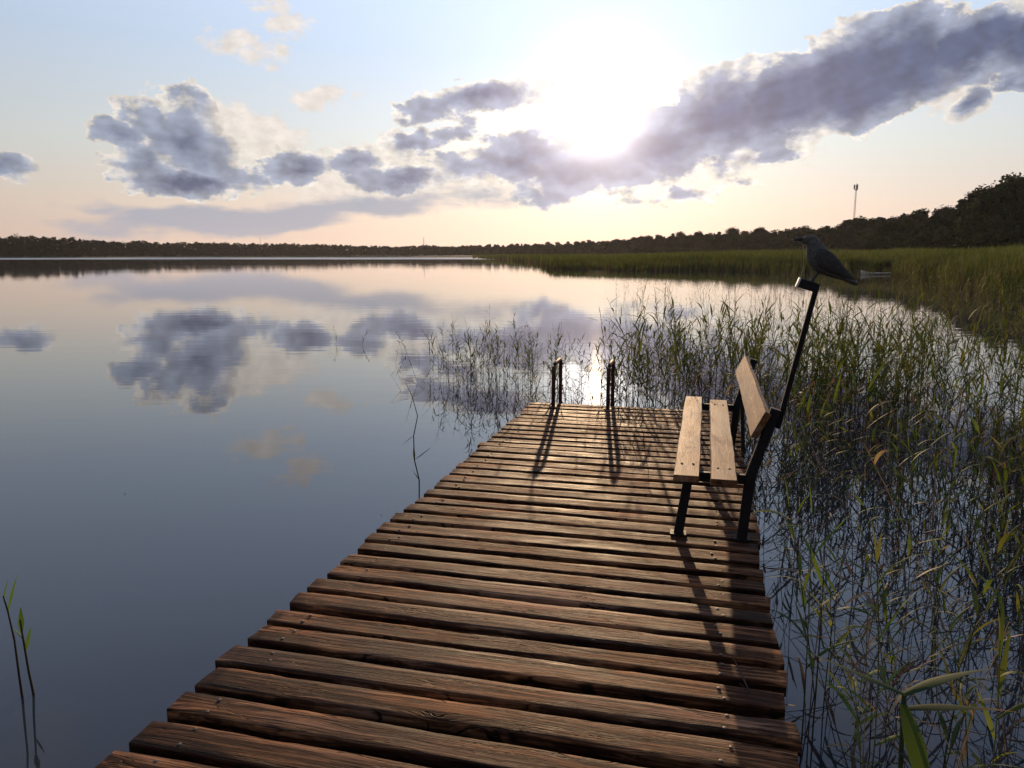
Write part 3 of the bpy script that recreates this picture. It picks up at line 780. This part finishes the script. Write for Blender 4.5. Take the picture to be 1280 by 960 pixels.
# ------------------------------------------------------------------ boat
bp_ = at_dist(1094, 74, 0)
boat = empty('rowing_boat', (bp_.x, bp_.y, 0), R(170)); tag(boat, 'small white boat moored at the edge of the reed bed', 'boat')
def hull(L, W_, H, off_, z0):
    rr = []
    for i in range(11):
        u = -1 + 2 * i / 10; wv = W_ / 2 * (1 - max(0, u) ** 2.4 * 0.96) * (1 - 0.18 * max(0, -u) ** 2); sh = 0.05 * u * u + 0.16 * max(0, u) ** 2
        ring = []
        for k in range(9):
            q = -1 + 2 * k / 8; ring.append((u * L / 2, q * (wv - off_), z0 + (H + sh) * abs(q) ** 2.2 - (0 if off_ else 0.0)))
        rr.append(ring)
    return rr
ro = hull(2.6, 1.05, 0.22, 0.0, -0.07); ri = hull(2.5, 1.05, 0.18, 0.05, 0.0)
mb = MB(); n0 = 0
for r_ in ro: mb.v += r_
for a_ in range(10):
    for k in range(8): mb.f.append((a_ * 9 + k, a_ * 9 + k + 1, (a_ + 1) * 9 + k + 1, (a_ + 1) * 9 + k))
mb.f.append(tuple(range(8, -1, -1)))
mb.build('hull', M['boat_white'], boat, True)
mb = MB()
for r_ in ri: mb.v += r_
for a_ in range(10):
    for k in range(8): mb.f.append((a_ * 9 + k + 1, a_ * 9 + k, (a_ + 1) * 9 + k, (a_ + 1) * 9 + k + 1))
mb.build('inside_shell', M['boat_in'], boat, True)
for sd_ in (0, 8): MB().tube([Vector(r_[sd_]) for r_ in ro], 0.03, 6).build('gunwale', M['boat_white'], boat, True)
for u in (-0.8, 0.0, 0.55): MB().box((u, 0, 0.13), (0.20, 0.72, 0.03)).build('thwart', M['boat_white'], boat)
MB().tube([(1.22, 0, 0.2), (1.27, 0, 0.42)], [0.05, 0.03], 8).build('bow_post', M['boat_white'], boat)

# ------------------------------------------------------------------ near reeds
GREENS = [(0.085, 0.125, 0.026), (0.115, 0.145, 0.034), (0.065, 0.095, 0.028), (0.155, 0.155, 0.048)]
BROWNS = [(0.210, 0.140, 0.100), (0.160, 0.112, 0.092), (0.320, 0.240, 0.160), (0.140, 0.092, 0.082)]
def leaf_strip(base, az_, pitch, length, width, droop, segs, col, tip=None, twist=0.0):
    """one reed blade: tapered strip, two faces across, bending over by droop"""
    v = []; f = []; c = []
    p = Vector(base); pi_ = pitch
    d_h = Vector((math.cos(az_), math.sin(az_), 0)); side = Vector((-math.sin(az_), math.cos(az_), 0))
    for i in range(segs + 1):
        u = i / segs
        wdt = width * (0.35 + 1.9 * u) if u < 0.3 else width * 0.92 * (1 - ((u - 0.3) / 0.7) ** 1.5)
        dv = d_h * math.cos(pi_) + Vector((0, 0, math.sin(pi_)))
        sv = (side * math.cos(twist * u) + dv.cross(side) * math.sin(twist * u)) * wdt / 2
        nrm = side.cross(dv)
        cc = col if tip is None or u < 0.6 else tuple(a + (b_ - a) * min(1, (u - 0.6) / 0.25) for a, b_ in zip(col, tip))
        k = len(v)
        v += [p - sv, p + nrm * (-wdt * 0.12), p + sv]; c += [cc] * 3
        if i: f += [(k - 3, k - 2, k + 1, k), (k - 2, k - 1, k + 2, k + 1)]
        p = p + dv * (length / segs); pi_ -= droop / segs
    return v, f, c
def reed_data(r, H, kind, lw=1.0):
    """returns stem (pts, radii, colour) and list of leaves"""
    lean = r.gauss(0.05, 0.20 if kind == 'green' else 0.24); la = r.uniform(0, 6.28)
    if kind == 'bent': lean = r.uniform(0.45, 1.0)
    curve = r.uniform(-0.05, 0.45)
    pts = []; n_ = 7; p = Vector((0, 0, -0.35)); tot = H + 0.35; ln = lean
    brk = r.randint(3, 5) if kind == 'broken' else 99
    for i in range(n_):
        pts.append(p.copy())
        if i == brk: ln += r.uniform(0.9, 1.9)
        p = p + Vector((math.sin(ln) * math.cos(la), math.sin(ln) * math.sin(la), math.cos(ln))) * (tot / (n_ - 1)); ln += curve / n_ * 1.5
    if kind == 'green': sc_ = r.choice(GREENS); sc_ = tuple(a * 0.55 + b_ * 0.45 for a, b_ in zip(sc_, r.choice(BROWNS)))
    else: sc_ = r.choice(BROWNS)
    rad = [0.0046 * (1 - 0.10 * i) * r.uniform(0.85, 1.1) for i in range(n_)]
    leaves = []
    nl = {'green': r.randint(7, 11), 'dead': r.randint(1, 4), 'bent': r.randint(1, 3), 'broken': r.randint(0, 2)}[kind]
    wind = r.gauss(0.3, 0.9)
    for k in range(nl):
        u = (0.34 + 0.64 * (k + 0.5) / nl) if kind == 'green' else r.uniform(0.3, 0.95)
        x = u * (n_ - 1); i = min(int(x), n_ - 2); q = pts[i].lerp(pts[i + 1], x - i)
        if q.z < 0.02: continue
        side_ = 0 if k % 2 else math.pi
        col = r.choice(GREENS) if kind == 'green' or r.random() < 0.25 else r.choice(BROWNS)
        if kind == 'green' and u < 0.42 and r.random() < 0.4: col = r.choice(BROWNS)
        tip = (0.22, 0.13, 0.05) if r.random() < 0.12 else None
        g = r.uniform(0.8, 1.25); col = tuple(a * g for a in col)
        leaves.append((q, wind + side_ + r.gauss(0, 0.5), r.uniform(0.55, 1.2), r.uniform(0.16, 0.34) * (0.85 if u > 0.85 else 1), r.uniform(0.014, 0.030) * lw, r.uniform(0.2, 1.5), col, tip, r.uniform(-0.8, 0.8)))
    if kind == 'green':
        leaves.append((pts[-1], la, 1.35, r.uniform(0.12, 0.2), 0.008 * lw, 0.3, r.choice(GREENS), None, 0))
    return pts, rad, sc_, leaves
class Merge:
    def __init__(s): s.V = []; s.F3 = []; s.C = []
    def add(s, v, f, c):
        k = len(s.V); s.V += [tuple(p) for p in v]; s.C += list(c)
        for q in f:
            s.F3.append((k + q[0], k + q[1], k + q[2]))
            if len(q) == 4: s.F3.append((k + q[0], k + q[2], k + q[3]))
    def build(s, name, m): return link(name, np_mesh(name, s.V, s.F3, m, s.C))
pr = random.Random(21)
def make_proto(H, kind):
    pts, rad, sc_, leaves = reed_data(pr, H, kind)
    mb = MB(); mb.tube(pts, rad, 5, False); mb.c = [sc_] * len(mb.v)
    stem = mb.mesh('stem', M['reed'], True)
    lms = []
    for L_ in leaves:
        v, f, c = leaf_strip(*L_[:6], 7, *L_[6:9]); mb = MB(); mb.v = [tuple(q) for q in v]; mb.f = f; mb.c = c
        lms.append(mb.mesh('leaf', M['reed'], True))
    # small low-poly arrays of the same plant for the merged mass
    mb = MB(); mb.tube([pts[0], pts[2], pts[3], pts[4], pts[6]], [rad[0], rad[2], rad[3], rad[4], rad[6]], 3, False)
    V = list(mb.v); F = list(mb.f); C = [sc_] * len(V)
    for L_ in leaves:
        v, f, c = leaf_strip(*L_[:6], 4, *L_[6:9]); k = len(V)
        V += [tuple(q) for q in v]; C += c; F += [tuple(k + a for a in q) for q in f]
    F3 = []
    for q in F:
        F3.append((q[0], q[1], q[2]))
        if len(q) == 4: F3.append((q[0], q[2], q[3]))
    return dict(kind=kind, H=H, stem=stem, leaves=lms, V=np.array(V), F=np.array(F3), C=np.array(C))
PROT = [make_proto(pr.uniform(1.05, 1.35), 'green') for _ in range(12)] + [make_proto(pr.uniform(0.7, 1.2), 'dead') for _ in range(7)] + \
       [make_proto(pr.uniform(0.7, 1.1), 'bent') for _ in range(5)] + [make_proto(pr.uniform(0.7, 1.1), 'broken') for _ in range(4)]
BYK = {k: [p for p in PROT if p['kind'] == k] for k in ('green', 'dead', 'bent', 'broken')}
spots = []   # (x, y, height scale, kind)
def kind_pick(g): 
    u = pr.random()
    if u < g: return 'green'
    u = (u - g) / (1 - g)
    return 'dead' if u < 0.45 else ('bent' if u < 0.78 else 'broken')
def clump(x, y): return math.sin(x * 2.1 + 0.7) * math.sin(y * 1.7 + 0.3) + 0.5 * math.sin(x * 4.3 + y * 3.1)
def scatter(N, s0, s1, t0, t1, h0, h1, g, keep=lambda s, t: 1.0):
    k = 0; guard = 0
    while k < N and guard < N * 30:
        guard += 1
        s = pr.uniform(s0, s1); t_ = pr.uniform(t0, t1); p = J(s, t_)
        if pr.random() > keep(s, t_) * (0.50 + 0.50 * clump(p.x, p.y)): continue
        spots.append((p.x, p.y, pr.uniform(h0, h1), kind_pick(g))); k += 1
# beside the jetty on the right
scatter(820, 0.10, 4.6, -0.6, 4.2, 0.50, 0.90, 0.33, lambda s, t: min(1, 0.35 + s * 0.5))
scatter(860, 0.12, 6.5, 3.2, 7.6, 0.65, 1.05, 0.45, lambda s, t: min(1, 0.5 + s * 0.4))
scatter(420, 0.10, 5.5, -0.4, 6.0, 0.45, 0.95, 0.08, lambda s, t: min(1, 0.5 + s * 0.4))
# beyond the end of the jetty
scatter(820, -1.0, 7.5, 5.75, 9.6, 0.75, 1.12, 0.62, lambda s, t: 1 if s > -0.4 else 0.5)
scatter(90, -2.2, -1.0, 5.8, 8.4, 0.45, 0.85, 0.45)
scatter(170, -1.3, 0.4, 5.75, 8.6, 0.65, 1.10, 0.62)
scatter(420, 0.0, 13.0, 9.0, 15.0, 0.6, 0.95, 0.55, lambda s, t: 0.6)
scatter(320, 4.5, 11.0, 2.0, 9.0, 0.8, 1.1, 0.55)
# thin belt out toward the reed bed
for _ in range(700):
    D = pr.uniform(15, 62); x = pr.uniform(770, 1330)
    if x > 1290 and D > 40: continue
    p = at_dist(x, D); spots.append((p.x, p.y, pr.uniform(0.35, 0.85), kind_pick(0.3)))
for _ in range(1500):   # brown and green stems standing loose in front of the reed bed
    x = pr.uniform(960, 1330); D = lerp(FRONT, x) * pr.uniform(0.45, 1.02)
    p = at_dist(x, D); spots.append((p.x, p.y, pr.uniform(0.6, 1.2), kind_pick(0.4)))
LEFT = []
for _ in range(120):    # clump left of the jetty end
    q = on_z(pr.gauss(612, 36), pr.uniform(455, 498)); LEFT.append((q.x, q.y, pr.uniform(0.42, 0.76), kind_pick(0.55)))
for _ in range(75):
    q = on_z(pr.choice((pr.gauss(570, 26), pr.gauss(680, 30), pr.gauss(690, 26))), pr.uniform(450, 492)); LEFT.append((q.x, q.y, pr.uniform(0.40, 0.66), kind_pick(0.55)))
for x, y, hh in ((492, 455, .38), (505, 446, .45), (512, 440, .42), (523, 452, .5), (530, 448, .42), (537, 462, .46), (548, 444, .44), (556, 458, .4), (418, 430, .30), (453, 432, .30), (545, 470, .3)):
    q = on_z(x, y); LEFT.append((q.x, q.y, hh, kind_pick(0.5)))
RK = []
for (x, y, hs, kd) in spots: RK.append((x, y, hs, kd, 'right'))
for (x, y, hs, kd) in LEFT: RK.append((x, y, hs, kd, 'left'))
def seen(x, y):
    for z in (0.0, 0.6, 1.0):
        q = project(Vector((x, y, z)))
        if q and -30 < q[0] < 1310 and q[1] < 1010: return True
    return False
RK.sort(key=lambda q: math.hypot(q[0], q[1]) if seen(q[0], q[1]) else 1e6)
def where(x, y):
    q = Vector((x, y, 0)) - ORG; s_ = q.dot(PE); t_ = q.dot(AX)
    if t_ > 5.5: return 'beyond the jetty end ' + ('by the swim ladder' if s_ < -0.7 else ('in line with the bench' if s_ < 0.3 else 'out past the bench'))
    a = 'against the jetty edge' if s_ < 0.55 else ('a step off the jetty' if s_ < 1.3 else 'well off the jetty')
    b = 'short of the bench' if t_ < 0.5 else ('by the near bench legs' if t_ < 2.2 else ('by the far bench legs' if t_ < 4.2 else 'between bench and ladder'))
    return a + ' ' + b
SIZE = lambda h: 'tall' if h > 0.95 else ('short' if h < 0.68 else 'mid-height')
KW = {'green': 'green leafy reed', 'dead': 'bare brown reed stem', 'bent': 'leaning brown reed', 'broken': 'snapped brown reed'}
RLAB = {('green', 'right'): 'green leafy reed standing in the water beside the jetty', ('dead', 'right'): 'bare brown dead reed stem standing beside the jetty',
        ('bent', 'right'): 'brown reed leaning low over the water beside the jetty', ('broken', 'right'): 'snapped brown reed with a hanging top beside the jetty'}
NTHING = 290; mg_V = []; mg_F = []; mg_C = []; mo = 0; lf_V = []
nth = 0
for (x, y, hs, kd, side_) in RK:
    P = pr.choice(BYK[kd]); rz = pr.uniform(0, 6.28); sc = hs
    if nth < NTHING and seen(x, y) and side_ == 'right':
        o = empty('reed', (x, y, 0), rz); o.scale = (max(sc, 0.7), max(sc, 0.7), sc)
        tag(o, SIZE(sc * P['H']) + ' ' + KW[kd] + ' ' + where(x, y), 'reed', 'single reeds near the jetty')
        link('stem', P['stem'], o)
        for lm in P['leaves']: link('leaf', lm, o)
        nth += 1
    else:
        c, s = math.cos(rz), math.sin(rz); sx_ = max(sc, 0.7)
        V = P['V'] * np.array([sx_, sx_, sc]); D = math.hypot(x, y)
        V = np.stack([V[:, 0] * c - V[:, 1] * s + x, V[:, 0] * s + V[:, 1] * c + y, V[:, 2]], 1)
        mg_V.append(V); mg_F.append(P['F'] + mo); mg_C.append(P['C'] * pr.uniform(0.75, 1.25)); mo += len(V)
tag(link('reeds', np_mesh('reeds', np.concatenate(mg_V), np.concatenate(mg_F), M['reed'], np.concatenate(mg_C))),
    'thin tangle of green and brown reeds standing in the shallow water', 'reeds', kind='stuff')

# single reeds with a look of their own
def own_reed(base, pts, rad, scol, leaves, label, name='reed', lw=1.5):
    o = empty(name, tuple(base)); tag(o, label, 'reed')
    b = Vector(base)
    mb = MB(); mb.tube([Vector(p) - b for p in pts], [q_ * 1.35 for q_ in rad], 6, False); mb.c = [scol] * len(mb.v); mb.build('stem', M['reed'], o, True)
    for L_ in leaves:
        L2 = (Vector(L_[0]) - b,) + tuple(L_[1:4]) + (L_[4] * lw, L_[5])
        v, f, c = leaf_strip(*L2, 9, *L_[6:9]); mb = MB(); mb.v = [tuple(q) for q in v]; mb.f = f; mb.c = c
        mb.build('leaf', M['reed'], o, True)
    return o
def px_at(x, y, d): return CAM + ray(x, y) * d
# broad-leaved shoot close by on the right
tp = px_at(1130, 868, 1.75); bs = Vector((tp.x + 0.05, tp.y + 0.03, -0.3))
own_reed(bs, [bs, bs.lerp(tp, 0.5) + Vector((0.01, 0, 0)), tp], [0.005, 0.0045, 0.003], (0.06, 0.07, 0.03), [
    (tp, R(152), 0.25, 0.20, 0.022, 0.05, (0.035, 0.062, 0.022), None, 0.6), (tp, R(12), 0.30, 0.21, 0.024, 0.35, (0.040, 0.075, 0.022), None, -0.5),
    (tp + Vector((0, 0, -0.03)), R(2), 0.05, 0.24, 0.024, 0.25, (0.040, 0.070, 0.020), (0.30, 0.13, 0.035), -0.5),
    (tp + Vector((0, 0, -0.02)), R(-100), -0.35, 0.24, 0.026, 0.5, (0.075, 0.110, 0.018), None, 0.3),
    (tp + Vector((0, 0, -0.12)), R(-50), -0.25, 0.18, 0.018, 0.4, (0.060, 0.062, 0.060), None, 0.3),
    (tp + Vector((0, 0, -0.2)), R(-10), 0.0, 0.22, 0.016, 0.2, (0.055, 0.052, 0.05), None, 0.2)],
    'broad green reed shoot with one orange tipped leaf close beside the jetty')
# lone shoot at the left edge of the jetty
b0 = on_z(523, 640); b0 = Vector((b0.x, b0.y, 0))
def up_at(b, x, y):   # point above/near base b at the same forward distance, in picture column x / row y
    d = ray(x, y); return CAM + d * ((b.y - CAM.y) / d.y)
q = [up_at(b0, 524, 655), up_at(b0, 524, 600), up_at(b0, 518, 575), up_at(b0, 517, 545), up_at(b0, 522, 520), up_at(b0, 515, 495), up_at(b0, 507, 478)]
own_reed(q[0], q, [0.004, 0.0038, 0.0034, 0.003, 0.0025, 0.002, 0.0012], (0.05, 0.05, 0.03), [
    (q[2], R(20), 0.55, 0.16, 0.013, -0.1, (0.05, 0.085, 0.02), None, 0.2), (q[2], R(100), 1.0, 0.12, 0.013, 0.3, (0.06, 0.10, 0.02), None, 0.2),
    (q[3], R(200), -0.5, 0.12, 0.012, 0.4, (0.07, 0.085, 0.035), None, 0.2), (q[1], R(170), 1.0, 0.10, 0.016, 0.2, (0.06, 0.12, 0.02), None, 0.2)],
    'lone crooked reed shoot rising beside the left edge of the jetty')
# pair at the lower left in open water
for (bx_, by_, tops, lab, lv) in (
    (28, 872, [(24, 845), (18, 800), (10, 765), (4, 745)], 'thin bare reed stem alone in open dark water beside a shorter shoot', [((10, 765), R(80), 1.2, 0.16, 0.010), ((4, 752), R(70), 1.3, 0.10, 0.007)]),
    (42, 868, [(36, 840), (30, 805), (25, 775)], 'short reed shoot with two bright green leaves alone in open water', [((33, 812), R(60), 1.35, 0.10, 0.020), ((27, 790), R(110), 1.4, 0.11, 0.017), ((30, 800), R(180), 1.0, 0.08, 0.008)])):
    b = on_z(bx_, by_); pts = [Vector((b.x, b.y, -0.2)), b] + [up_at(b, *tq) for tq in tops]
    own_reed(pts[0], pts, [0.004, 0.004] + [0.0035 - 0.0005 * i for i in range(len(tops))], (0.055, 0.045, 0.03),
             [(up_at(b, *l_[0]), l_[1], l_[2], l_[3], l_[4], 0.2, (0.07, 0.13, 0.02), None, 0.2) for l_ in lv], lab)
# a green tuft nodding over the deck by the ladder
for k, (px_, py_, hh, aa) in enumerate(((770, 545, 0.16, 0.4), (790, 556, 0.12, 1.2), (806, 560, 0.2, 2.4))):
    b = on_z(px_, py_, DECK); b.z = DECK - 0.02
    tp = b + Vector((0.05 * math.cos(aa), 0.02, hh))
    own_reed(b, [b, b.lerp(tp, 0.6) + Vector((0.01, 0, 0.01)), tp], [0.0025, 0.002, 0.001], (0.07, 0.07, 0.02),
             [(tp, aa, 0.4, 0.10, 0.008, 0.8, (0.08, 0.10, 0.02), None, 0), (tp, aa + 2.6, 0.6, 0.09, 0.008, 0.9, (0.08, 0.09, 0.02), None, 0)],
             ('upright', 'small', 'taller drooping')[k] + ' grass sprig growing up between the jetty planks near the ladder', 'grass_sprig')

# ------------------------------------------------------------------ evening haze over the lake
hz = MB().box((0, 2000, 34.5), (7300, 5300, 71)).build('haze', M['water']); hz['kind'] = 'stuff'
m, n, out = newmat('thin_evening_haze')
pvn = n.new('ShaderNodeVolumePrincipled'); pvn.inputs['Color'].default_value = (0.9, 0.9, 0.92, 1)
pvn.inputs['Density'].default_value = 0.00006; pvn.inputs['Anisotropy'].default_value = 0.4
n.L.new(pvn.outputs[0], out.inputs['Volume'])
hz.data.materials.clear(); hz.data.materials.append(m)

# ------------------------------------------------------------------ bits of leaf and seed fluff floating on the water
fr = random.Random(3); mb = MB()
for _ in range(330):
    if fr.random() < 0.97: p = J(fr.uniform(0.1, 5.5), fr.uniform(-0.8, 8.5))
    else: p = J(fr.uniform(-7.0, -2.2), fr.uniform(-1.0, 12.0))
    a = fr.uniform(0, 6.28); l_ = fr.uniform(0.006, 0.03); w_ = l_ * fr.uniform(0.15, 0.6)
    ux, uy = math.cos(a), math.sin(a); k = len(mb.v); c = fr.choice(BROWNS); 
    for (i_, j_, z_) in ((-1, 0, .002), (0, -1, .003), (1, 0, .002), (0, 1, .003), (0, 0, .006)):
        mb.v.append((p.x + ux * l_ * i_ - uy * w_ * j_, p.y + uy * l_ * i_ + ux * w_ * j_, z_)); mb.c.append(c)
    mb.f += [(k, k + 1, k + 4), (k + 1, k + 2, k + 4), (k + 2, k + 3, k + 4), (k + 3, k, k + 4)]
tag(mb.build('floating_litter', M['reed']), 'scattered brown leaf bits floating on the lake among the reeds', 'litter', kind='stuff')
